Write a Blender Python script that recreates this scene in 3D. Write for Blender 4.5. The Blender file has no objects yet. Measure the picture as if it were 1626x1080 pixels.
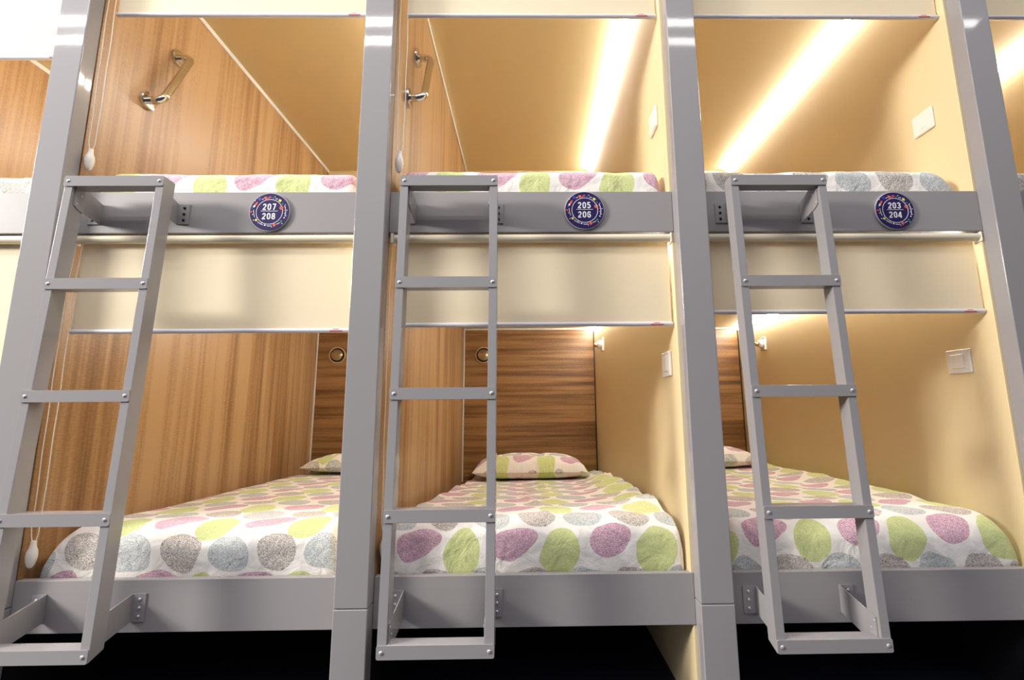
import bpy, bmesh, math, random
from mathutils import Vector, Matrix, noise

random.seed(7)
S = bpy.context.scene
COL = S.collection
P = 1.25            # bay pitch
W = 0.117           # post width
ZU1, ZU0 = 1.929, 1.758     # upper rail
ZL1, ZL0 = 0.482, 0.310     # lower rail
RF = 0.055          # rail front face
ZC = 3.231          # pod ceiling
YB = 2.204          # head end panel face
WL, WR = 0.116, -0.0095     # left / right inner wall of a bay relative to its posts
PT = 0.06           # partitions start here

def X(k): return k * P           # left edge of post k
def XB(k): return (k - 1) * P    # left post of bay k

# ------------------------------------------------------------------ materials
def newmat(name):
    m = bpy.data.materials.new(name); m.use_nodes = True
    nt = m.node_tree; b = nt.nodes['Principled BSDF']
    return m, nt, b

def srgb(r, g, b):
    f = lambda c: (c / 255 / 12.92) if c / 255 <= .04045 else ((c / 255 + .055) / 1.055) ** 2.4
    return (f(r), f(g), f(b), 1)

def plain(name, col, rough=.5, metal=0, spec=.5, bump=0, bscale=200, coat=0, var=0, vscale=6):
    m, nt, b = newmat(name)
    b.inputs['Base Color'].default_value = col
    b.inputs['Roughness'].default_value = rough
    b.inputs['Metallic'].default_value = metal
    b.inputs['Specular IOR Level'].default_value = spec
    b.inputs['Coat Weight'].default_value = coat
    tc = nt.nodes.new('ShaderNodeTexCoord')
    if bump:
        n = nt.nodes.new('ShaderNodeTexNoise'); n.inputs['Scale'].default_value = bscale
        n.inputs['Detail'].default_value = 2
        bp = nt.nodes.new('ShaderNodeBump'); bp.inputs['Strength'].default_value = bump
        bp.inputs['Distance'].default_value = .001
        nt.links.new(tc.outputs['Object'], n.inputs['Vector'])
        nt.links.new(n.outputs['Fac'], bp.inputs['Height'])
        nt.links.new(bp.outputs['Normal'], b.inputs['Normal'])
    if var:
        n2 = nt.nodes.new('ShaderNodeTexNoise'); n2.inputs['Scale'].default_value = vscale
        n2.inputs['Detail'].default_value = 4
        mp = nt.nodes.new('ShaderNodeMapRange')
        mp.inputs['To Min'].default_value = 1 - var; mp.inputs['To Max'].default_value = 1 + var
        mx = nt.nodes.new('ShaderNodeVectorMath'); mx.operation = 'SCALE'
        mx.inputs[0].default_value = col[:3]
        nt.links.new(tc.outputs['Object'], n2.inputs['Vector'])
        nt.links.new(n2.outputs['Fac'], mp.inputs['Value'])
        nt.links.new(mp.outputs['Result'], mx.inputs['Scale'])
        nt.links.new(mx.outputs['Vector'], b.inputs['Base Color'])
    return m

def wood(name, axis, dark, mid, light):
    """laminate with streaks that run along axis ('z' or 'x')"""
    m, nt, b = newmat(name)
    N, L = nt.nodes.new, nt.links.new
    tc = N('ShaderNodeTexCoord')
    def tex(sc, detail, rough=.6):
        mp = N('ShaderNodeMapping'); mp.inputs['Scale'].default_value = sc
        L(tc.outputs['Object'], mp.inputs['Vector'])
        n = N('ShaderNodeTexNoise'); n.inputs['Scale'].default_value = 1
        n.inputs['Detail'].default_value = detail; n.inputs['Roughness'].default_value = rough
        L(mp.outputs['Vector'], n.inputs['Vector']); return n.outputs['Fac']
    z = axis == 'z'
    broad = tex((7, 7, .22) if z else (.45, 15, 15), 3)
    fine = tex((34, 34, .6) if z else (1.2, 40, 40), 4, .7)
    tick = tex((45, 45, 190) if z else (190, 45, 45), 2)
    a = N('ShaderNodeMath'); a.operation = 'MULTIPLY_ADD'
    L(fine, a.inputs[0]); a.inputs[1].default_value = .55; L(broad, a.inputs[2])
    a2 = N('ShaderNodeMath'); a2.operation = 'MULTIPLY_ADD'
    L(tick, a2.inputs[0]); a2.inputs[1].default_value = .22; L(a.outputs[0], a2.inputs[2])
    r = N('ShaderNodeValToRGB'); cr = r.color_ramp
    cr.elements[0].position = .63; cr.elements[0].color = dark
    cr.elements[1].position = 1.05; cr.elements[1].color = light
    e = cr.elements.new(.82); e.color = mid
    cr.elements[2].position = .99
    L(a2.outputs[0], r.inputs['Fac'])
    L(r.outputs['Color'], b.inputs['Base Color'])
    b.inputs['Roughness'].default_value = .36
    bp = N('ShaderNodeBump'); bp.inputs['Strength'].default_value = .12; bp.inputs['Distance'].default_value = .001
    L(a2.outputs[0], bp.inputs['Height']); L(bp.outputs['Normal'], b.inputs['Normal'])
    return m

def print_cloth(name):
    """cream cotton printed with overlapping stippled pebbles; UV is in metres"""
    m, nt, b = newmat(name)
    N, L = nt.nodes.new, nt.links.new
    uv = N('ShaderNodeUVMap')
    def mth(op, *a):
        n = N('ShaderNodeMath'); n.operation = op
        for i, v in enumerate(a):
            if isinstance(v, (int, float)): n.inputs[i].default_value = v
            else: L(v, n.inputs[i])
        return n.outputs[0]
    wob = N('ShaderNodeTexNoise'); wob.inputs['Scale'].default_value = 7; wob.inputs['Detail'].default_value = 1
    L(uv.outputs['UV'], wob.inputs['Vector'])
    sep = N('ShaderNodeSeparateXYZ'); L(uv.outputs['UV'], sep.inputs[0])
    wc = N('ShaderNodeSeparateColor'); L(wob.outputs['Color'], wc.inputs[0])
    u = mth('MULTIPLY_ADD', mth('SUBTRACT', wc.outputs[0], .5), .05, sep.outputs[0])
    v = mth('MULTIPLY_ADD', mth('SUBTRACT', wc.outputs[1], .5), .05, sep.outputs[1])
    PU, PV = .35, .27
    vor = N('ShaderNodeTexVoronoi'); vor.inputs['Scale'].default_value = 330
    vor.feature = 'F1'; L(uv.outputs['UV'], vor.inputs['Vector'])
    st = N('ShaderNodeMapRange'); st.inputs['From Min'].default_value = .25; st.inputs['From Max'].default_value = .6
    L(vor.outputs['Distance'], st.inputs['Value'])
    spk = N('ShaderNodeTexVoronoi'); spk.inputs['Scale'].default_value = 36
    L(uv.outputs['UV'], spk.inputs['Vector'])
    sp = N('ShaderNodeMapRange'); sp.inputs['From Min'].default_value = .14; sp.inputs['From Max'].default_value = .08
    L(spk.outputs['Distance'], sp.inputs['Value'])
    col = None
    def blob(cu, cv, rx, ry, egg, tilt, ca, cb, dots=0):
        nonlocal col
        du = mth('WRAP', mth('SUBTRACT', u, cu), PU / 2, -PU / 2)
        dv = mth('WRAP', mth('SUBTRACT', v, cv), PV / 2, -PV / 2)
        du2 = mth('MULTIPLY_ADD', dv, tilt, du)
        rr = mth('MULTIPLY_ADD', dv, egg * rx / ry, rx)
        q = mth('ADD', mth('POWER', mth('DIVIDE', du2, rr), 2), mth('POWER', mth('DIVIDE', dv, ry), 2))
        mk = N('ShaderNodeMapRange'); mk.inputs['From Min'].default_value = 1.03; mk.inputs['From Max'].default_value = .97
        L(q, mk.inputs['Value'])
        c = N('ShaderNodeMix'); c.data_type = 'RGBA'
        c.inputs[6].default_value = cb; c.inputs[7].default_value = ca
        f = st.outputs[0]
        if dots: f = mth('MULTIPLY', f, mth('SUBTRACT', 1.0, sp.outputs[0]))
        L(f, c.inputs[0])
        x = N('ShaderNodeMix'); x.data_type = 'RGBA'; x.blend_type = 'MULTIPLY'
        L(mk.outputs[0], x.inputs[0])
        if col is None: x.inputs[6].default_value = srgb(246, 240, 231)
        else: L(col, x.inputs[6])
        L(c.outputs[2], x.inputs[7])
        col = x.outputs[2]
    blob(.172, -.012, .070, .086, -.12, .0, srgb(226, 236, 178), srgb(198, 216, 136))
    blob(.262, .132, .074, .066, -.1, .1, srgb(226, 231, 233), srgb(146, 163, 178), 1)
    blob(.000, .016, .076, .062, .26, -.40, srgb(238, 206, 222), srgb(172, 116, 160))
    blob(.092, .136, .072, .064, .12, .2, srgb(232, 228, 224), srgb(122, 117, 120), 1)
    L(col, b.inputs['Base Color'])
    b.inputs['Roughness'].default_value = .85
    b.inputs['Specular IOR Level'].default_value = .2
    b.inputs['Sheen Weight'].default_value = .15
    n = N('ShaderNodeTexNoise'); n.inputs['Scale'].default_value = 14; n.inputs['Detail'].default_value = 5
    n.inputs['Distortion'].default_value = .6
    L(uv.outputs['UV'], n.inputs['Vector'])
    bp = N('ShaderNodeBump'); bp.inputs['Strength'].default_value = .55; bp.inputs['Distance'].default_value = .02
    L(n.outputs['Fac'], bp.inputs['Height']); L(bp.outputs['Normal'], b.inputs['Normal'])
    return m

def emit(name, col, strength):
    m = bpy.data.materials.new(name); m.use_nodes = True
    nt = m.node_tree; nt.nodes.clear()
    e = nt.nodes.new('ShaderNodeEmission'); o = nt.nodes.new('ShaderNodeOutputMaterial')
    e.inputs['Color'].default_value = col; e.inputs['Strength'].default_value = strength
    nt.links.new(e.outputs[0], o.inputs[0]); return m

STEEL = plain('grey_powder_coat', srgb(156, 152, 152), .055, 0, .5, .035, 60)
RAILM = plain('grey_rail_coat', srgb(158, 153, 152), .5, 0, .25, .05, 120)
BEIGE = plain('beige_laminate', srgb(230, 209, 165), .5, 0, .35, .05, 300)
WOODV = wood('walnut_laminate', 'z', srgb(110, 76, 44), srgb(150, 112, 72), srgb(180, 145, 104))
WOODH = wood('walnut_headboard_laminate', 'x', srgb(78, 50, 28), srgb(120, 84, 50), srgb(158, 118, 76))
TRIM = plain('white_aluminium_trim', srgb(225, 222, 216), .35, 0, .5)
BLIND = plain('cream_blind_cloth', srgb(251, 240, 212), .8, 0, .2, .12, 900)
_nt = BLIND.node_tree; _b = _nt.nodes['Principled BSDF']; _t = _nt.nodes.new('ShaderNodeBsdfTranslucent'); _m = _nt.nodes.new('ShaderNodeMixShader')
_t.inputs['Color'].default_value = srgb(250, 238, 212); _m.inputs[0].default_value = .25
_nt.links.new(_b.outputs[0], _m.inputs[1]); _nt.links.new(_t.outputs[0], _m.inputs[2]); _nt.links.new(_m.outputs[0], _nt.nodes['Material Output'].inputs['Surface'])
BARM = plain('white_blind_bar', srgb(226, 222, 228), .3, 0, .5)
TUBE = plain('pale_blind_tube', srgb(240, 228, 200), .3, 0, .5)
PLAST = plain('white_plastic', srgb(238, 232, 222), .35, 0, .5)
CHAIN = plain('white_bead_cord', srgb(240, 232, 218), .5)
CHROME = plain('polished_chrome', srgb(222, 220, 216), .09, 1)
SCREW = plain('screw_steel', srgb(225, 222, 220), .3, .6)
BOLT = plain('dark_bolt', srgb(38, 38, 42), .35, .7)
BRASS = plain('brushed_brass', srgb(224, 206, 174), .32, .75)
BRASSD = plain('spun_brass', srgb(186, 168, 138), .28, .9)
BLACK = plain('black_rubber', srgb(14, 13, 12), .5)
NAVY = plain('navy_enamel', srgb(36, 20, 84), .5, 0, .25)
RIM = plain('sign_rim', srgb(205, 198, 205), .35)
WHITE = plain('white_print', srgb(240, 236, 240), .5)
ORANGE = plain('orange_print', srgb(232, 98, 52), .5)
YELLOW = plain('yellow_print', srgb(236, 224, 110), .5)
GREENP = plain('green_print', srgb(40, 132, 84), .5)
BLUEP = plain('blue_print', srgb(58, 66, 170), .5)
INDIGO = plain('indigo_print', srgb(66, 44, 168), .5)
REDP = plain('red_print', srgb(205, 74, 88), .6)
COPPER = plain('copper_cap', srgb(190, 130, 92), .35, .8)
FLOORM = plain('dark_floor_vinyl', srgb(22, 24, 36), .55, 0, .3, 0, 1, 0, .25, 9)
DARK = plain('dark_under_bunk', srgb(24, 24, 30), .7, 0, .2)  # near black tone of the boards added under the bunks
CLOTH = print_cloth('pebble_print_cotton')
LED = emit('led_diffuser', (1, .965, .905, 1), 86)
LED2 = emit('led_diffuser_dimmer', (1, .965, .905, 1), 66)
PLY = plain('deck_board', srgb(150, 116, 74), .6, 0, .3, 0, 1, 0, .12, 12)

# ------------------------------------------------------------------ mesh builder
ORG = {}
class MB:
    def __init__(s): s.bm = bmesh.new(); s.uv = None
    def _merge(s, t, mi=0):
        for f in t.faces: f.material_index = mi
        me = bpy.data.meshes.new('t'); t.to_mesh(me); t.free(); s.bm.from_mesh(me); bpy.data.meshes.remove(me)
    def box(s, x0, x1, y0, y1, z0, z1, bev=0, seg=2, mi=0, shear=None):
        t = bmesh.new(); bmesh.ops.create_cube(t, size=1)
        for v in t.verts:
            v.co = ((x0 + x1) / 2 + v.co.x * (x1 - x0), (y0 + y1) / 2 + v.co.y * (y1 - y0), (z0 + z1) / 2 + v.co.z * (z1 - z0))
        if bev: bmesh.ops.bevel(t, geom=list(t.edges), offset=bev, segments=seg, affect='EDGES', profile=.5)
        if shear:
            for v in t.verts: v.co.y += shear(v.co.z)
        s._merge(t, mi); return s
    def prism(s, pts, axis, a, b, bev=0, mi=0):
        """extrude a closed outline; axis 'x': pts are (y,z); 'y': (x,z); 'z': (x,y)"""
        t = bmesh.new()
        mk = {'x': lambda p, c: (c, p[0], p[1]), 'y': lambda p, c: (p[0], c, p[1]), 'z': lambda p, c: (p[0], p[1], c)}[axis]
        A = [t.verts.new(mk(p, a)) for p in pts]; B = [t.verts.new(mk(p, b)) for p in pts]
        t.faces.new(A); t.faces.new(B[::-1]); n = len(pts)
        for i in range(n): t.faces.new((A[i], B[i], B[(i + 1) % n], A[(i + 1) % n]))
        bmesh.ops.recalc_face_normals(t, faces=t.faces)
        if bev: bmesh.ops.bevel(t, geom=list(t.edges), offset=bev, segments=2, affect='EDGES', profile=.5)
        s._merge(t, mi); return s
    def tube(s, path, r, n=12, cap=True, mi=0, radii=None):
        t = bmesh.new(); pts = [Vector(p) for p in path]; rings = []
        up = None
        for i, p in enumerate(pts):
            d = (pts[min(i + 1, len(pts) - 1)] - pts[max(i - 1, 0)]).normalized()
            if up is None:
                up = d.orthogonal().normalized()
            a = (up - d * up.dot(d)).normalized(); up = a; c = d.cross(a)
            rr = radii[i] if radii else r
            rings.append([t.verts.new(p + (a * math.cos(2 * math.pi * k / n) + c * math.sin(2 * math.pi * k / n)) * rr) for k in range(n)])
        for A, B in zip(rings, rings[1:]):
            for k in range(n): t.faces.new((A[k], A[(k + 1) % n], B[(k + 1) % n], B[k]))
        if cap: t.faces.new(rings[0][::-1]); t.faces.new(rings[-1])
        bmesh.ops.recalc_face_normals(t, faces=t.faces)
        s._merge(t, mi); return s
    def lathe(s, c, axis, prof, n=32, mi=0):
        """prof: list of (radius, offset along axis)"""
        a = Vector(axis).normalized(); o = a.orthogonal().normalized(); q = a.cross(o)
        t = bmesh.new(); rings = []
        for r, h in prof:
            if r < 1e-6: rings.append([t.verts.new(Vector(c) + a * h)])
            else: rings.append([t.verts.new(Vector(c) + a * h + (o * math.cos(2 * math.pi * k / n) + q * math.sin(2 * math.pi * k / n)) * r) for k in range(n)])
        for A, B in zip(rings, rings[1:]):
            for k in range(n):
                k2 = (k + 1) % n
                f = [A[k % len(A)], A[k2 % len(A)], B[k2 % len(B)], B[k % len(B)]]
                f = list(dict.fromkeys(f))
                if len(f) > 2: t.faces.new(f)
        if len(rings[0]) > 1: t.faces.new(rings[0][::-1])
        if len(rings[-1]) > 1: t.faces.new(rings[-1])
        bmesh.ops.recalc_face_normals(t, faces=t.faces)
        s._merge(t, mi); return s
    def build(s, name, mat, parent=None, smooth=True, mats=None):
        bm = s.bm
        if parent is not None:
            org = ORG[parent.name]
        else:
            xs = [v.co for v in bm.verts]
            org = Vector(((min(v.x for v in xs) + max(v.x for v in xs)) / 2, (min(v.y for v in xs) + max(v.y for v in xs)) / 2, min(v.z for v in xs)))
        for v in bm.verts: v.co -= org
        me = bpy.data.meshes.new(name); bm.to_mesh(me); bm.free()
        for mm in (mats or [mat]): me.materials.append(mm)
        if smooth:
            for p in me.polygons: p.use_smooth = True
            me.set_sharp_from_angle(angle=math.radians(38))
        o = bpy.data.objects.new(name, me); COL.objects.link(o)
        if smooth:
            wn = o.modifiers.new('weighted_normals', 'WEIGHTED_NORMAL'); wn.keep_sharp = True; wn.weight = 90
        if parent is not None: o.parent = parent
        else: o.location = org
        ORG[o.name] = org
        return o

def tag(o, label, cat=None, group=None, kind=None):
    o['label'] = label
    if cat: o['category'] = cat
    if group: o['group'] = group
    if kind: o['kind'] = kind
    return o

def thing(name, loc, label, cat, group=None):
    o = bpy.data.objects.new(name, None); COL.objects.link(o)
    o.empty_display_size = .1
    o.location = loc; ORG[o.name] = Vector(loc)
    return tag(o, label, cat, group)

def struct(o, label):
    o['kind'] = 'structure'; o['label'] = label; return o

# ------------------------------------------------------------------ the room
struct(MB().box(-2.6, 6.4, -4.2, 2.4, -.06, 0).build('floor', FLOORM), 'dark vinyl floor under the bunks')
struct(MB().box(-1.6, 5.6, 2.232, 2.33, 0, ZC + .12).build('wall_back', BEIGE), 'beige back wall behind the row of bunks')
struct(MB().box(-1.6, 5.6, .085, 2.232, ZC, ZC + .12).build('ceiling', BEIGE), 'beige ceiling over the upper bunks')

# ------------------------------------------------------------------ partitions between the bays
part_txt = {-1: 'partition of the half seen bunk at the left edge, wood face towards the room',
            0: 'partition behind the leftmost post, wood face with a slanted grab bar',
            1: 'partition behind the second post from left, wood face beside sign 205/206',
            2: 'partition behind the third post from left, beige face with switches',
            3: 'partition behind the rightmost post, beige face right of sign 203/204',
            4: 'beige partition beyond the rightmost post at the right edge'}
for k in range(-1, 5):
    x0, x1 = X(k) + WR, X(k) + WL
    p = thing('partition_wall', ((x0 + x1) / 2, 1.1, 0), part_txt[k], 'partition', 'partitions between the bunks')
    MB().box(x0, x1 - .008, PT, 2.232, 0, ZC, .002, 1).build('painted_panel', BEIGE, p)
    if k == 3:
        tag(MB().box(x0 - .003, x0 - .0002, PT + .03, 2.20, .002, ZL0 - .002).build('added_dark_board', DARK, p), 'dark board added for the shade under the bunk')  # dark sheet over the beige face, stands in for shade under the bunk
    if k < 4:
        tag(MB().box(x1 - .008, x1, PT + .004, 2.23, .001, ZL0 - .001, .001, 1).build('added_dark_board', DARK, p), 'dark board added for the shade under the bunk')  # dark board added so the space under the bunk stays black
        tag(MB().box(x1 - .008, x1, PT + .004, 2.23, ZU1 - .1, ZC - .001, .001, 1).build('wood_panel', WOODV, p), 'brown vertical grain wood facing of the upper bunk')
        tag(MB().box(x1 - .008, x1, PT + .004, 2.23, ZL0, ZU0, .001, 1).build('wood_panel', WOODV, p), 'brown vertical grain wood facing of the lower bunk')
        MB().box(x1, x1 + .006, .13, 2.22, ZC - .030, ZC - .001, .002, 1).build('edge_trim', TRIM, p)

# ------------------------------------------------------------------ steel posts
post_txt = ['leftmost grey steel post, left of the 207/208 ladder', 'second grey steel post from the left, between signs 207/208 and 205/206',
            'third grey steel post from the left, between signs 205/206 and 203/204', 'rightmost grey steel post, right of sign 203/204']
for k in range(4):
    t = thing('bunk_post', (X(k) + W / 2, .03, 0), post_txt[k], 'post', 'grey bunk posts')
    MB().box(X(k), X(k) + W, 0, .06, .398, 3.4, .004, 3).build('upper_section', STEEL, t)
    MB().box(X(k) - .0006, X(k) + W + .0006, -.0006, .06, 0, .3965, .004, 3).build('base_section', STEEL, t)

# ------------------------------------------------------------------ bunk platforms (rail + deck)
bay_txt = {0: 'half seen bunk at the left edge', 1: 'bunk 207/208', 2: 'bunk 205/206', 3: 'bunk 203/204', 4: 'bunk at the right edge'}
def platform(k, z0, z1, txt):
    xa, xb = XB(k) + W, XB(k + 1)
    t = thing('bunk_platform', ((xa + xb) / 2, .1, z0), txt, 'bunk', 'grey bunk platforms')
    MB().prism([(RF, z0), (RF, z1), (RF + .028, z1), (RF + .028, z0 + .004), (RF + .028, z0)], 'x', xa + .0005, xb - .0005, .003).build('front_rail', RAILM, t)
    MB().box(XB(k) + WL + .001, XB(k + 1) + WR - .001, RF + .029, 2.228 if z0 > 1 else YB - .0005, z0, z0 + .1).build('deck', BEIGE if z0 > 1 else PLY, t)
for k in range(5):
    platform(k, ZU0, ZU1, {0: 'upper platform with grey rail at the left edge', 1: 'upper platform with grey rail carrying sign 207/208',
             2: 'upper platform with grey rail carrying sign 205/206', 3: 'upper platform with grey rail carrying sign 203/204',
             4: 'upper platform with grey rail right of the rightmost post'}[k])
for k in (1, 2, 3):
    platform(k, ZL0, ZL1, 'lower platform with wide grey rail below %s' % {1: 'sign 207/208, on the left', 2: 'sign 205/206, in the middle', 3: 'sign 203/204, on the right'}[k])

# ------------------------------------------------------------------ headboards in the lower bunks
for k in (1, 2, 3):
    xa, xb = XB(k) + WL + .001, XB(k + 1) + WR - .001
    t = thing('headboard_panel', ((xa + xb) / 2, YB, ZL0 + .1), 'dark wood headboard panel %s' % {1: 'of the lower left bunk, partly behind the second post', 2: 'behind the pillow of the lower middle bunk', 3: 'glimpsed right of the third post in the lower right bunk'}[k], 'headboard', 'wood headboards')
    MB().box(xa, xb, YB, 2.231, ZL0 + .1, ZU0 - .002, .001, 1).build('wood_panel', WOODH, t)
    MB().box(xa + .001, xa + .013, YB - .012, YB, ZL1, ZU0 - .02, .003, 2).build('edge_trim', TRIM, t)
    MB().box(xa + .002, xb - .03, YB - .014, YB, ZU0 - .019, ZU0 - .002, .003, 2).build('top_trim', TRIM, t)
    MB().box(xb - .008, xb - .001, YB - .006, YB, ZL1, ZU0 - .02, .002, 1).build('edge_trim', BLACK, t)

# ------------------------------------------------------------------ LED strips in the corner of ceiling and right wall
def led(k, z, txt):
    x = XB(k + 1) + WR
    t = thing('led_strip', (x, 1.1, z), txt, 'light strip', 'warm corner light strips')
    a = .030
    MB().prism([(x, z), (x - a, z), (x - a, z - .004), (x - .004, z - a), (x, z - a)], 'y', .12, 2.19, .0008).build('profile', TRIM, t)
    n = .0016
    MB().prism([(x - a + .002 - n, z - .0055 - n), (x - .0055 - n, z - a + .002 - n), (x - .0055 - n - .003, z - a + .002 - n), (x - a + .002 - n, z - .0055 - n - .003)], 'y', .124, 2.186).build('diffuser', LED if z > 2 else LED2, t)
for k in range(5):
    led(k, ZC, {0: 'warm light strip in the upper bunk at the left edge', 1: 'warm light strip in the upper ceiling corner left of the second post',
                2: 'glowing warm light strip in the upper bunk above sign 205/206', 3: 'glowing warm light strip crossing the upper bunk above sign 203/204',
                4: 'glowing warm light strip in the upper bunk right of the rightmost post'}[k])
for k in (1, 2, 3):
    led(k, ZU0, 'warm light strip in the ceiling corner of the lower %s bunk' % {1: 'left', 2: 'middle', 3: 'right'}[k])

# ------------------------------------------------------------------ roller blinds
YBL = .088
def arc(c, r, a0, a1, n):
    return [(c[0] + r * math.cos(a0 + (a1 - a0) * i / n), c[1] + r * math.sin(a0 + (a1 - a0) * i / n)) for i in range(n + 1)]

def blind(k, upper, zb, wz, txt, chain=True):
    xl, xr = XB(k) + .150, XB(k + 1) - .018
    zt = ZC - .021 if upper else ZU0 - .021
    r = .0165
    yc = YBL - r - .0008
    t = thing('roller_blind', ((xl + xr) / 2, yc, zb), txt, 'blind', 'upper roller blinds' if upper else 'lower roller blinds')
    MB().tube([(xl - .012, yc, zt), (xr + .004, yc, zt)], r, 24).build('roller_tube', TUBE, t)
    for sx, x in ((-1, xl - .013), (1, xr + .003)):
        b = MB().box(x - (.012 if sx < 0 else 0), x + (.006 if sx > 0 else 0), yc - .018, yc + .02, zt - .022, zt + .019, .003, 2)
        b.lathe((x - (.012 if sx < 0 else -.006), yc, zt), (sx, 0, 0), [(.010, -.001), (.010, .002), (.006, .004)], 20)
        b.build('end_bracket', PLAST, t)
    MB().box(xl, xr, YBL - .0006, YBL + .0006, zb + .010, zt).build('fabric', BLIND, t)
    bar = MB().tube([(xl - .004, YBL, zb + .009), (xl + .0, YBL, zb + .009), (xr, YBL, zb + .009), (xr + .004, YBL, zb + .009)], .009, 20, radii=[.006, .009, .009, .006]).build('bottom_bar', BARM, t)
    lb = MB(); random.seed(k * 3 + upper)
    x = xr - .085
    for row, (h, zz) in enumerate(((.0032, zb + .0125), (.0040, zb + .0066), (.0012, zb + .0030))):
        q = x + (.012 if row == 0 else 0)
        end = xr - .036 - (.014 if row == 0 else 0)
        while q < end:
            w = random.uniform(.0028, .0055) if row < 2 else .05
            w = min(w, end - q)
            yy = YBL - math.sqrt(max(1e-9, .009 ** 2 - (zz - zb - .009) ** 2)) - .0004
            lb.box(q, q + w, yy, yy + .0006, zz - h / 2, zz + h / 2)
            q += w + .0012
    tag(lb.build('maker_label', REDP, bar, smooth=False), 'tiny red maker print')
    if chain:
        yk = YBL - .022 if upper else YBL - .016
        xc0 = XB(k) + .150 - .012
        z0 = zt
        for j, (xt, xm) in enumerate(((xc0 - .012, XB(k) + .131), (xc0 + .012, XB(k) + .158))):
            pts = []
            for i in range(31):
                f = i / 30
                bow = math.sin(f * math.pi) * (.004 if j else -.003)
                xx = xt + (xm - xt) * f + bow + .0012 * math.sin(f * 23 + j)
                pts.append((xx, YBL - .006 + (yk - YBL + .006) * min(1, f * 5), z0 + (wz + .075 - z0) * f))
            a = 1 if j == 0 else -1
            mx = XB(k) + .1445
            for i in range(1, 7):
                f = i / 6
                pts.append((xm + (mx - xm) * f ** 1.8 * .9, yk, wz + .075 - .055 * f))
            if j == 0: p0 = pts
            else: p1 = pts
        c = MB().tube(p0, .0017, 7).tube(p1, .0017, 7)
        c.lathe((p0[18][0], yk - .0, p0[18][2]), (0, 0, 1), [(.0005, -.003), (.0032, 0), (.0005, .003)], 8)
        ch = c.build('pull_chain', CHAIN, t)
        MB().lathe((mx, yk, wz), (0, 0, 1), [(.004, .036), (.0085, .034), (.0085, .024), (.010, .014), (.0150, .000), (.0165, -.014), (.0150, -.032), (.0110, -.048), (.0055, -.056), (.002, -.057)], 22).build('chain_weight', PLAST, ch)

blind(0, True, 2.545, 2.0, 'cream roller blind pulled lowest of the upper row, left of the leftmost post', False)
blind(1, True, 2.754, 2.087, 'cream upper roller blind above the grab bar and sign 207/208')
blind(2, True, 2.754, 2.075, 'cream upper roller blind above sign 205/206')
blind(3, True, 2.754, 2.0, 'cream upper roller blind above sign 203/204', False)
blind(4, True, 2.754, 2.0, 'cream upper roller blind right of the rightmost post', False)
blind(0, False, 1.05, .6, 'cream lower roller blind left of the leftmost post', False)
blind(1, False, 1.3624, .576, 'cream lower roller blind half drawn under sign 207/208')
blind(2, False, 1.381, .590, 'cream lower roller blind half drawn under sign 205/206')
blind(3, False, 1.426, .6, 'cream lower roller blind half drawn under sign 203/204', False)

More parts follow.
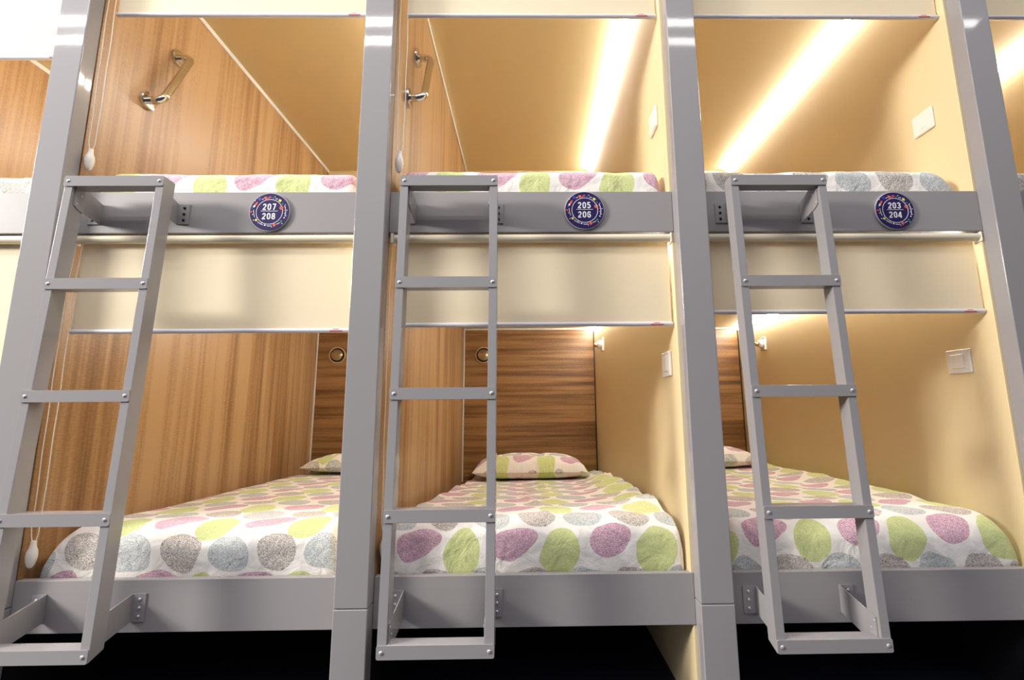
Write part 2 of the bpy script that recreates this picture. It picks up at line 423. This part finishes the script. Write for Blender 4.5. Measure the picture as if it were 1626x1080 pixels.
# ------------------------------------------------------------------ bedding
def duvet(k, zb, zt, uo, vo, seed, label, group, dl=.012, dr=.006, drift=0.0, el=.07, er=.07, R=.06, amp=.006, rumple=0.0, y1=2.17, slope=0.0):
    xl, xr = XB(k) + WL + dl, XB(k + 1) + WR - dr
    y0 = .092
    prof = []                                   # (y, z) from the front bottom edge backwards
    h = zt - zb
    n = 12
    for i in range(n):
        f = i / n; prof.append((y0 + .012 * (1 - math.sin(f * math.pi * .5)) - .004 * math.sin(f * math.pi), zb + (h - R) * f))
    for i in range(11):
        a = math.pi - math.pi / 2 * i / 10
        prof.append((y0 + R * 1.25 + R * 1.25 * math.cos(a), zt - R + R * math.sin(a)))
    m = 80
    ya = prof[-1][0]
    for i in range(1, m + 1):
        f = i / m; prof.append((ya + (y1 - ya) * f, zt))
    for i in range(1, 6): prof.append((y1 + .012 * i / 5, zt - h * (i / 5) ** 2))
    s = [0]
    for a, b in zip(prof, prof[1:]): s.append(s[-1] + math.hypot(b[0] - a[0], b[1] - a[1]))
    nx = 96
    bm = bmesh.new(); uvl = bm.loops.layers.uv.new('UVMap')
    grid = []; co = {}
    for j, (y, z) in enumerate(prof):
        row = []
        for i in range(nx + 1):
            f = i / nx
            f = f + .035 * math.sin(2 * math.pi * f) * -1      # denser at the sides
            xa = xl + drift * max(0, min(1, (y - .15) / 1.6)) * 1.0
            xb_ = xr
            x = xa + (xb_ - xa) * f
            zs = slope * max(0, min(1, (y - .3) / 1.8))
            e = 1
            d = x - xa
            if d < el: e = min(e, math.sqrt(max(0, 1 - (1 - d / el) ** 2)))
            d = xb_ - x
            if d < er: e = min(e, math.sqrt(max(0, 1 - (1 - d / er) ** 2)))
            zz = zb + (z - zs * (z - zb) / h - zb) * e
            yy = y
            if j < 24: yy += (1 - e) * .03
            pv = Vector((x * 2.3, y * 2.3 + seed * 7.1, z * 3))
            w = noise.noise(pv) * 1.3 + .6 * noise.noise(pv * 2.7) + .45 * abs(noise.noise(Vector((x * 9 + y * 3, y * 4.5 - x * 2, seed * 3.3)))) * 1.5
            top = min(1, s[j] / max(.05, h))
            k2 = e * min(1, (z - zb) / .03)
            zz += w * amp * k2 * (1 if j > 14 else .6)
            if j <= 22:
                fold = noise.noise(Vector((x * 11 + z * 6, seed * 5.0, z * 3)))
                yy += fold * amp * .9 * k2 - max(0, noise.noise(Vector((x * 26 + z * 20, seed * 2.0, z * 2))) - .15) * amp * 1.3 * k2
            if rumple:
                # gathered folds near the right hand wall and a crease down the middle
                g = math.exp(-((xb_ - x) / .16) ** 2)
                zz += rumple * g * (noise.noise(Vector((x * 3, y * 8.5, 4.2))) + .35 * noise.noise(Vector((x * 9, y * 19, 1.7))) + .45) * k2 * min(1, max(0, (y - .2) / .2))
                zz += .042 * g * k2 * min(1, max(0, (y - .3) / .8))
                c = x - (xa + .50 * (xb_ - xa) + .05 * math.sin(y * 6))
                zz += rumple * .7 * math.exp(-(c / .022) ** 2) * max(0, noise.noise(Vector((3, y * 5, seed)))+.35) * k2 * (1 if j > 18 else .4) * max(0, min(1, (1.62 - y) / .15))
                g2 = math.exp(-((x - xa) / .14) ** 2)
                zz += rumple * .6 * g2 * (noise.noise(Vector((x * 4, y * 7.5, 9.2))) + .4) * k2 * min(1, max(0, (y - .3) / .2))
            row.append(bm.verts.new((x, yy, zz))); co[row[-1]] = (x + uo + .02 * noise.noise(Vector((x * 2, y * 2, seed))), s[j] + vo + (1 - e) * .05 * 0)
        grid.append(row)
    for A, B in zip(grid, grid[1:]):
        for i in range(nx):
            f = bm.faces.new((A[i], A[i + 1], B[i + 1], B[i]))
            for lp in f.loops: lp[uvl].uv = co[lp.vert]
    bmesh.ops.recalc_face_normals(bm, faces=bm.faces)
    mb = MB(); mb.bm.free(); mb.bm = bm
    o = mb.build('duvet', CLOTH); o.modifiers.clear()
    for p in o.data.polygons: p.use_smooth = True
    return tag(o, label, 'duvet', group)

ZLd, ZUd = ZL0 + .101, ZU0 + .101
lg, ug = 'pebble print duvets on the lower bunks', 'pebble print duvets on the upper bunks'
# first blob column (purple centre) sits at u = 0 ; v = 0 is the first purple row
duvet(1, ZLd, .640, -.559, -.016, 1, 'white duvet printed with grey, black and green pebbles on the lower left bunk', lg, .022, .004, 0, .11, .06, .075, .006, 0, 2.17, .045)
duvet(2, ZLd, .655, -1.51, -.151, 2, 'rumpled white duvet with purple and green pebbles on the lower middle bunk', lg, .004, .002, .08, .05, .03, .065, .008, .036, 2.17, .135)
duvet(3, ZLd, .655, -2.797, -.190, 3, 'white duvet with big green pebbles on the lower right bunk', lg, .01, .002, 0, .07, .075, .095, .009, .012, 2.17, .055)
duvet(0, ZUd, 2.040, .262, .0, 4, 'corner of duvet with dark dotted pebble on the upper bunk at the left edge', ug)
duvet(1, ZUd, 2.046, -.792, -.142, 5, 'white duvet edge with pale green and pink pebbles above sign 207/208', ug, .035, .01, 0, .09, .05, .05, .006)
duvet(2, ZUd, 2.052, -1.778, -.142, 6, 'white duvet edge with two green pebbles above sign 205/206', ug, .012, .012, 0, .05, .04, .045, .006)
duvet(3, ZUd, 2.054, -3.011, -.006, 7, 'white duvet edge with grey and black pebbles above sign 203/204', ug, .012, .01, 0, .05, .13, .05, .007)
duvet(4, ZUd, 2.050, -3.93, .0, 8, 'sliver of duvet with grey print on the upper bunk at the right edge', ug)

def pillow(cx, cy, zb, w, d, h, rot, uo, vo, seed, label):
    bm = bmesh.new(); uvl = bm.loops.layers.uv.new('UVMap'); co = {}
    n, m = 40, 26
    def pos(u, v, side):
        t = max(0, (1 - abs(u) ** 3.2)) ** .48 * max(0, (1 - abs(v) ** 3.0)) ** .42
        x = u * w / 2 * (1 - .05 * (1 - abs(v)) * abs(u) ** 4); y = v * d / 2 * (1 - .06 * (1 - abs(u)))
        wv = noise.noise(Vector((u * 3, v * 3, seed))) * .016 * t
        z = h * .36 + (h * .64 * t + wv if side > 0 else -h * .36 * t)
        c, s_ = math.cos(rot), math.sin(rot)
        return Vector((cx + x * c - y * s_, cy + x * s_ + y * c, zb + z))
    rows = {}
    for side in (1, -1):
        g = []
        for j in range(m + 1):
            r = []
            for i in range(n + 1):
                u, v = -1 + 2 * i / n, -1 + 2 * j / m
                if side < 0 and (i in (0, n) or j in (0, m)): r.append(rows[1][j][i]); continue
                vt = bm.verts.new(pos(u, v, side)); co[vt] = (u * w / 2 + uo, v * d / 2 + vo); r.append(vt)
            g.append(r)
        rows[side] = g
        for j in range(m):
            for i in range(n):
                q = (g[j][i], g[j][i + 1], g[j + 1][i + 1], g[j + 1][i])
                f = bm.faces.new(q if side > 0 else q[::-1])
                for lp in f.loops: lp[uvl].uv = co[lp.vert]
    mb = MB(); mb.bm.free(); mb.bm = bm
    o = mb.build('pillow', CLOTH); o.modifiers.clear()
    for p in o.data.polygons: p.use_smooth = True
    return tag(o, label, 'pillow', 'pillows on the lower bunks')
pillow(.72, 1.93, .612, .90, .42, .13, .02, .12, .10, 1, 'grey print pillow glimpsed left of the second post')
pillow(1.93, 1.93, .553, .84, .46, .170, 0, .05, .155, 2, 'pillow with purple and green pebbles before the middle headboard')
pillow(3.22, 1.93, .622, .82, .42, .15, -.02, .09, .12, 3, 'pillow corner with a pink pebble right of the third post')

# ------------------------------------------------------------------ ladders
LW, LH, LSP, LZ = .3637, .0405, .397, 1.932
LYT, LYB = -.065, -.1276
def ladder(x, txt):
    slope = (LYB - LYT) / (4 * LSP)
    yf = lambda z: LYT + (LZ - LH / 2 - z) * slope            # front face of the stiles
    t = thing('bunk_ladder', (x + LW / 2, LYB, LZ - 4 * LSP - LH), txt, 'ladder', 'grey bunk ladders')
    zb = LZ - 4 * LSP - LH
    sd, sw = .052, .030
    for xa in (x, x + LW - sw):
        MB().prism([(yf(LZ), LZ), (yf(zb), zb), (yf(zb) + sd, zb + .018), (yf(LZ) + sd, LZ - .004)], 'x', xa, xa + sw, .0018).build('stile', STEEL, t)
    for i in range(5):
        z1 = LZ - i * LSP; z0 = z1 - LH; y = yf((z0 + z1) / 2)
        b = MB()
        b.box(x + sw + .0005, x + LW - sw - .0005, y + .001, y + sd - .004, z0 + .002, z1 - .001, .0015, 1, shear=None)
        pts = []
        rr = .006
        for cx, cz, a0 in ((x + LW - rr, z1 - rr, 0), (x + rr, z1 - rr, 90), (x + rr, z0 + rr, 180), (x + LW - rr, z0 + rr, 270)):
            for q in range(5):
                a = math.radians(a0 + 90 * q / 4); pts.append((cx + rr * math.cos(a), cz + rr * math.sin(a)))
        b.prism(pts, 'y', y - .0045, y - .0002, .0006)
        r = b.build('rung', STEEL, t)
        for sx in (x + .0155, x + LW - .0155):
            MB().lathe((sx, y - .0045, (z0 + z1) / 2), (0, -1, 0), [(.0062, -.001), (.0062, .0008), (.0045, .0026), (.002, .003), (.0018, .0012), (0, .0012)], 16).build('screw', SCREW, r)
    for zz in ((1.876, 1.792, 1.916, 1.812), (.438, .346, .400, .312)):
        for side in (0, 1):
            xi = x + sw if side == 0 else x + LW - sw          # inner face of the stile
            th = .004
            pa, pb = (xi + .0004, xi + th) if side == 0 else (xi - th, xi - .0004)
            ys1 = yf((zz[2] + zz[3]) / 2) + .012
            b = MB().prism([(RF - .0003, zz[0]), (RF - .0003, zz[1]), (ys1 + .02, zz[3]), (ys1, zz[3] + .012), (ys1, zz[2])], 'x', pa, pb, .0008)
            fx0, fx1 = (pa - .046, pa + .001) if side == 0 else (pb - .001, pb + .046)
            b.box(fx0, fx1, RF - .0045, RF - .0003, zz[1], zz[0], .0015, 2)
            br = b.build('bracket', STEEL, t)
            cx = (fx0 + fx1) / 2 + (-.004 if side == 0 else .004)
            for f in (.2, .5, .8):
                MB().lathe((cx, RF - .0045, zz[1] + (zz[0] - zz[1]) * f), (0, -1, 0), [(.0052, -.001), (.0052, .002), (.003, .004), (0, .004)], 12).build('bolt', BOLT if zz[0] > 1 else SCREW, br)
            sx = pb if side == 0 else pa
            dv = 1 if side == 0 else -1
            for (yy, f) in ((ys1 + .008, .85), (ys1 + .024, .55), (ys1 + .010, .2)):
                MB().lathe((sx, yy, zz[3] + (zz[2] - zz[3]) * f), (dv, 0, 0), [(.0036, -.001), (.0036, .001), (.002, .002), (0, .002)], 10).build('rivet', SCREW, br)
ladder(.2016, 'grey metal ladder on the left, hanging before bunk 207/208')
ladder(1.441, 'grey metal ladder in the middle, hanging before bunk 205/206')
ladder(2.6844, 'grey metal ladder on the right, hanging before bunk 203/204')

# ------------------------------------------------------------------ number signs
RIB = [0]
def ribbon(b, pts, w, y0, y1, mi=0, closed=False):
    """flat mitred stroke with a little thickness; every stroke sits a hair in front of the one before"""
    RIB[0] = (RIB[0] + 1) % 7
    y0 = y0 - RIB[0] * 2.5e-5
    P2 = [Vector(p) for p in pts]
    P2 = [p for i, p in enumerate(P2) if i == 0 or (p - P2[i - 1]).length > 1e-7]
    n = len(P2); L_, R_ = [], []
    for i in range(n):
        a = P2[(i - 1) % n] if (closed or i > 0) else None
        c = P2[(i + 1) % n] if (closed or i < n - 1) else None
        d1 = (P2[i] - a).normalized() if a is not None else None
        d2 = (c - P2[i]).normalized() if c is not None else None
        d1 = d1 or d2; d2 = d2 or d1
        n1 = Vector((-d1.y, d1.x)); n2 = Vector((-d2.y, d2.x))
        m = n1 + n2
        m = m.normalized() if m.length > 1e-6 else n1
        k = min(1.7, 1 / max(.2, m.dot(n1)))
        L_.append(P2[i] + m * k * w / 2); R_.append(P2[i] - m * k * w / 2)
    t = bmesh.new()
    q = [[t.verts.new((p.x, y, p.y)) for p in side] for side in (L_, R_) for y in (y0, y1)]
    lf, lb, rf, rb = q
    for i in range(n if closed else n - 1):
        k = (i + 1) % n
        t.faces.new((lf[i], lf[k], rf[k], rf[i])); t.faces.new((lb[i], rb[i], rb[k], lb[k]))
        t.faces.new((lf[i], lb[i], lb[k], lf[k])); t.faces.new((rf[i], rf[k], rb[k], rb[i]))
    if not closed:
        for i in (0, n - 1): t.faces.new((lf[i], rf[i], rb[i], lb[i]))
    bmesh.ops.recalc_face_normals(t, faces=t.faces)
    b._merge(t, mi)

def el(cx, cy, rx, ry, a0, a1, n=10):
    return [(cx + rx * math.cos(math.radians(a0 + (a1 - a0) * i / n)), cy + ry * math.sin(math.radians(a0 + (a1 - a0) * i / n))) for i in range(n + 1)]
T = .5   # glyph cell: x 0..0.5, y 0..1 (stroke centre lines inside)
GL = {
 '0': [el(.25, .70, .165, .215, 0, 180) + el(.25, .30, .165, .215, 180, 360) + [(.415, .70)]],
 '2': [el(.25, .70, .165, .215, 172, -12) + [(.36, .52), (.10, .16), (.085, .075), (.43, .075)]],
 '3': [el(.24, .715, .165, .20, 165, -80), el(.24, .285, .175, .21, 85, -165), [(.20, .515), (.28, .515)]],
 '4': [[(.34, 0.0), (.34, .98)], [(.30, .93), (.055, .30), (.055, .25), (.47, .25)]],
 '5': [[(.41, .925), (.12, .925), (.105, .50)], el(.24, .33, .17, .255, 130, -160)],
 '6': [el(.25, .70, .165, .215, 15, 180) + [(.085, .30)] + el(.25, .30, .165, .22, 180, 360) + el(.25, .33, .165, .22, 0, 165)],
 '7': [[(.06, .925), (.43, .925), (.42, .82), (.22, .0)]],
 '8': [el(.25, .72, .155, .195, 0, 360, 20), el(.25, .285, .172, .21, 0, 360, 20)],
}
def sign(cx, cz, top, bot, label):
    yf = RF - .0005
    t = thing('number_sign', (cx, yf, cz - .079), label, 'sign', 'round number signs')
    d = MB().lathe((cx, yf, cz), (0, -1, 0), [(.0785, 0), (.0795, .003), (.0795, .006), (.0775, .0075)], 64).build('rim', RIM, t)
    f = yf - .0075
    MB().lathe((cx, f, cz), (0, -1, 0), [(.0768, -.0005), (.0768, .0012), (.0762, .0016)], 64).build('face', NAVY, t)
    f -= .0016; g = f - .0006
    c0 = (cx + .0008, cz - .0003)
    b = MB(); ribbon(b, el(c0[0], c0[1], .0515, .0515, 0, 360, 72)[:-1], .0019, g, f + .0002, 0, True)
    b.build('ring', WHITE, t, smooth=False)
    b = MB(); ribbon(b, [(cx - .033, cz + .003), (cx + .033, cz + .003)], .0017, g, f + .0002)
    b.build('divider', WHITE, t, smooth=False)
    H = .0262
    for txt, z0 in ((top, cz + .0075), (bot, cz - .0315)):
        b = MB()
        wch = .0185
        for i, ch in enumerate(txt):
            x0 = cx - 1.5 * wch + i * wch + .0008
            for st in GL[ch]: ribbon(b, [(x0 + p[0] * H * 1.14, z0 + p[1] * H) for p in st], H * .175, g, f + .0002)
        b.build('number', WHITE, t, smooth=False)
    # border artwork: (kind, x, y, size...) in units of the sign radius
    b = MB(); u = .0775 / 338
    q = lambda px, py: (cx + (px - 522) * u, cz - (py - 472) * u)
    def dot(px, py, r, mi): 
        x, z = q(px, py); RIB[0] = (RIB[0] + 1) % 7
        b.prism(el(x, z, r * u, r * u, 0, 360, 14)[:-1], 'y', g - RIB[0] * 2.5e-5, f + .0002, 0, mi)
    def poly(pts, mi):
        RIB[0] = (RIB[0] + 1) % 7
        b.prism([q(*p) for p in pts], 'y', g - RIB[0] * 2.5e-5, f + .0002, 0, mi)
    def dash(pts, w, mi=0): ribbon(b, [q(*p) for p in pts], w * u, g, f + .0002, mi)
    Wm, Om, Ym, Gm, Bm, Im, Rm, Cm = range(8)
    poly([(318, 290), (312, 325), (282, 365), (258, 345), (288, 300)], Om)
    poly([(282, 365), (255, 398), (235, 382), (258, 345)], Wm)
    poly([(255, 398), (222, 428), (216, 418), (235, 382)], Bm)
    dot(272, 345, 9, Om); dot(215, 472, 20, Rm); dot(240, 522, 8, Wm); dot(265, 625, 9, Wm)
    dash([(253, 435), (256, 480), (266, 530), (280, 570)], 9)
    dot(310, 622, 22, Ym); dot(318, 580, 6, Wm)
    dash([(336, 650), (372, 680), (410, 702), (434, 711)], 9); dot(410, 670, 11, Ym); dot(340, 687, 11, Bm)
    dot(465, 716, 14, Wm); dash([(497, 728), (540, 731), (582, 729)], 10); dot(575, 696, 7, Wm); dot(585, 749, 7, Wm)
    poly([(625, 680), (655, 712), (625, 748), (596, 712)], Om)
    dash([(660, 700), (688, 688), (714, 672)], 9); dot(755, 688, 8, Wm)
    poly([(738, 618), (746, 638), (766, 640), (750, 654), (756, 674), (738, 662), (720, 674), (726, 654), (710, 640), (730, 638)], Gm)
    dot(785, 583, 12, Wm); dot(815, 547, 7, Wm); dot(828, 446, 7, Wm); dot(785, 500, 6, Wm); dot(790, 350, 8, Wm)
    dash([(775, 362), (793, 400), (803, 450), (804, 500), (795, 556)], 10)
    dot(725, 402, 34, Om); dot(725, 402, 15, Cm); dot(777, 446, 10, Rm)
    poly([(684, 240), (722, 262), (706, 298), (662, 276)], Ym); dot(742, 332, 14, Gm); dot(746, 281, 9, Im)
    dash([(611, 235), (655, 241)], 11); dot(572, 222, 13, Gm); dot(603, 200, 8, Wm); dot(575, 188, 6, Bm)
    poly([(412, 200), (455, 198), (470, 226), (446, 258), (428, 240)], Om)
    poly([(462, 232), (536, 192), (544, 214), (470, 246)], Rm); poly([(480, 205), (520, 180), (535, 190), (470, 225)], Cm)
    dot(448, 214, 9, Ym)
    dash([(380, 248), (412, 235)], 11); dot(345, 242, 30, Im); dot(265, 272, 7, Wm); dot(250, 590, 6, Im)
    b.build('border_artwork', WHITE, t, smooth=False, mats=[WHITE, ORANGE, YELLOW, GREENP, BLUEP, INDIGO, REDP, plain('purple_print', srgb(120, 60, 150), .5)])
sign(.897, 1.841, '207', '208', 'round navy sign numbered 207 over 208 on the left upper rail')
sign(2.144, 1.845, '205', '206', 'round navy sign numbered 205 over 206 on the middle upper rail')
sign(3.394, 1.841, '203', '204', 'round navy sign numbered 203 over 204 on the right upper rail')

# ------------------------------------------------------------------ grab bars on the wood walls
def grab(k, a, b_, label):
    x = X(k) + WL
    A, B = Vector((x, *a)), Vector((x, *b_))
    t = thing('grab_bar', tuple(B), label, 'grab bar', 'chrome grab bars')
    off = .078; d = (B - A).normalized()
    path = [A + Vector((.004, 0, 0)), A + Vector((.02, 0, 0))]
    r = .036
    c1 = A + Vector((off - r, 0, 0)) + d * r
    for i in range(9):
        q = math.pi / 2 * i / 8
        path.append(c1 - d * r * math.cos(q) + Vector((1, 0, 0)) * r * math.sin(q))
    c2 = B + Vector((off - r, 0, 0)) - d * r
    for i in range(9):
        q = math.pi / 2 * i / 8
        path.append(c2 + Vector((1, 0, 0)) * r * math.cos(q) + d * r * math.sin(q))
    path += [B + Vector((.02, 0, 0)), B + Vector((.004, 0, 0))]
    MB().tube(path, .0170, 24).build('bar', CHROME, t)
    for c in (A, B):
        MB().lathe(tuple(c + Vector((.0004, 0, 0))), (1, 0, 0), [(.042, 0), (.042, .013), (.039, .018), (.020, .020)], 32).build('flange', CHROME, t)
grab(0, (.455, 2.865), (.312, 2.520), 'chrome grab bar on the wood wall above the left ladder')
grab(1, (.362, 2.790), (.238, 2.480), 'chrome grab bar on the wood wall above the middle ladder')

# ------------------------------------------------------------------ switches, hooks, vents
def switch(k, y, z, label, flat=False):
    x = XB(k + 1) + WR
    t = thing('light_switch', (x, y, z - .05), label, 'light switch', 'white light switches')
    MB().box(x - .011, x - .0004, y - .052, y + .052, z - .05, z + .05, .0035, 3).build('plate', PLAST, t)
    if flat:
        MB().box(x - .0125, x - .0105, y - .046, y + .046, z - .044, z + .044, .0012, 2).build('rocker', PLAST, t)
        MB().box(x - .0131, x - .0120, y - .018, y + .018, z - .029, z - .027).build('marking', RIM, t)
    else:
        MB().box(x - .017, x - .0100, y - .030, y + .030, z - .030, z + .030, .003, 3).build('rocker', PLAST, t)
switch(2, .200, 2.334, 'white switch plate on the upper wall left of the third post', True)
switch(3, .224, 2.347, 'white switch plate on the upper wall left of the rightmost post', True)
switch(2, .188, 1.240, 'white switch with square rocker in the lower middle bunk')
switch(3, .224, 1.247, 'white switch with square rocker in the lower right bunk')

def hook(k, y, z, label):
    x = XB(k + 1) + WR
    t = thing('wall_hook', (x, y, z - .05), label, 'hook', 'white wall hooks')
    MB().box(x - .018, x - .0004, y - .03, y + .03, z - .052, z + .05, .004, 3).build('plate', PLAST, t)
    MB().lathe((x - .018, y, z), (-1, 0, 0), [(.033, -.001), (.033, .012), (.029, .026), (.019, .034)], 28).build('knob', PLAST, t)
    MB().lathe((x - .052, y, z - .004), (-1, 0, 0), [(.015, -.001), (.015, .018), (.012, .022), (.006, .022), (.005, .016), (0, .016)], 20).build('cap', COPPER, t)
hook(2, 1.735, 1.545, 'white wall hook at the head of the lower middle bunk')
hook(3, 1.780, 1.550, 'white wall hook at the head of the lower right bunk')

def vent(cx, cz, label):
    t = thing('air_vent', (cx, YB, cz - .07), label, 'air vent', 'round brass vents')
    MB().lathe((cx, YB - .0004, cz), (0, -1, 0), [(.072, 0), (.072, .006), (.069, .011), (.062, .011), (.060, .004)], 48).build('rim', BRASS, t)
    MB().lathe((cx, YB - .0025, cz), (0, -1, 0), [(.0595, .0005), (.0595, .003)], 40).build('dark_gap', BLACK, t)
    MB().lathe((cx, YB - .006, cz), (0, -1, 0), [(.048, .0), (.048, .014), (.046, .017), (.03, .023), (0, .030)], 48).build('disc', BRASSD, t)
vent(.298, 1.532, 'round brass vent in the headboard left of the second post')
vent(1.540, 1.524, 'round brass vent in the headboard behind the middle ladder')

# ------------------------------------------------------------------ light
w = bpy.data.worlds.new('World'); S.world = w; w.use_nodes = True
bg = w.node_tree.nodes['Background']
_wn, _wl = w.node_tree.nodes.new, w.node_tree.links.new
_tc = _wn('ShaderNodeTexCoord'); _sp = _wn('ShaderNodeSeparateXYZ'); _mr = _wn('ShaderNodeMapRange'); _mr.interpolation_type = 'SMOOTHSTEP'
_wl(_tc.outputs['Generated'], _sp.inputs[0]); _wl(_sp.outputs[2], _mr.inputs['Value'])
_mr.inputs['From Min'].default_value = .05; _mr.inputs['From Max'].default_value = .75      # bright overhead, dim towards the dark floor
_mr.inputs['To Min'].default_value = .07; _mr.inputs['To Max'].default_value = 1.12
_mx = _wn('ShaderNodeMapRange')                      # the aisle is brighter on the left
_wl(_sp.outputs[0], _mx.inputs['Value'])
_mx.inputs['From Min'].default_value = -1; _mx.inputs['From Max'].default_value = 1
_mx.inputs['To Min'].default_value = 1.2; _mx.inputs['To Max'].default_value = .8
_mm = _wn('ShaderNodeMath'); _mm.operation = 'MULTIPLY'
_wl(_mr.outputs[0], _mm.inputs[0]); _wl(_mx.outputs[0], _mm.inputs[1])
_wl(_mm.outputs[0], bg.inputs['Strength'])
bg.inputs['Color'].default_value = (.88, .89, 1.0, 1)

# fluorescent tubes of the room, in two rows along the aisle ceiling
pw = [4, 7, 7, 4.8, 3.0, 2.2]
for i in range(6):
    for j, y in enumerate((-1.07, -1.23)):
        l = bpy.data.lights.new('tube', 'AREA'); l.shape = 'RECTANGLE'
        l.size = 1.26; l.size_y = .05; l.energy = pw[i]; l.color = (1, .965, .93)
        o = bpy.data.objects.new('tube_or_fill_light', l); COL.objects.link(o)
        o.location = (-1.9 + i * 1.26, y, 3.67)
        o.rotation_euler = (math.radians(18), 0, 0)
# unseen soft fill lamps, added to brighten the left side, clear of reflections
for x in (-4.7, -6.3):
    l = bpy.data.lights.new('tube', 'AREA'); l.shape = 'RECTANGLE'
    l.size = 1.5; l.size_y = 1.0; l.energy = 480; l.color = (1, .965, .91)
    o = bpy.data.objects.new('tube_or_fill_light', l); COL.objects.link(o)
    o.location = (x, -2.6, 3.67); o.rotation_euler = (math.radians(20), math.radians(-35), 0)

# ------------------------------------------------------------------ camera
F, PX, PY = 722.58, 846.2, 540.0
pi_, ya_, ro_ = (math.radians(a) for a in (8.719, -0.749, -0.455))
fw = Vector((-math.sin(ya_) * math.cos(pi_), math.cos(ya_) * math.cos(pi_), math.sin(pi_)))
rt = Vector((math.cos(ya_), math.sin(ya_), 0)); up = rt.cross(fw)
r2 = rt * math.cos(ro_) + up * math.sin(ro_); u2 = -rt * math.sin(ro_) + up * math.cos(ro_)
cam = bpy.data.cameras.new('camera'); co = bpy.data.objects.new('camera', cam); COL.objects.link(co)
M = Matrix((r2, u2, -fw)).transposed().to_4x4(); M.translation = Vector((1.9115, -1.6658, 1.06))
co.matrix_world = M
cam.sensor_fit = 'HORIZONTAL'; cam.sensor_width = 36; cam.lens = F / 1626 * 36
cam.shift_x = -(PX - 813) / 1626; cam.clip_start = .02
S.camera = co

S.view_settings.view_transform = 'Standard'; S.view_settings.look = 'None'
S.view_settings.exposure = 0.0; S.view_settings.gamma = 1; S.view_settings.use_curve_mapping = False
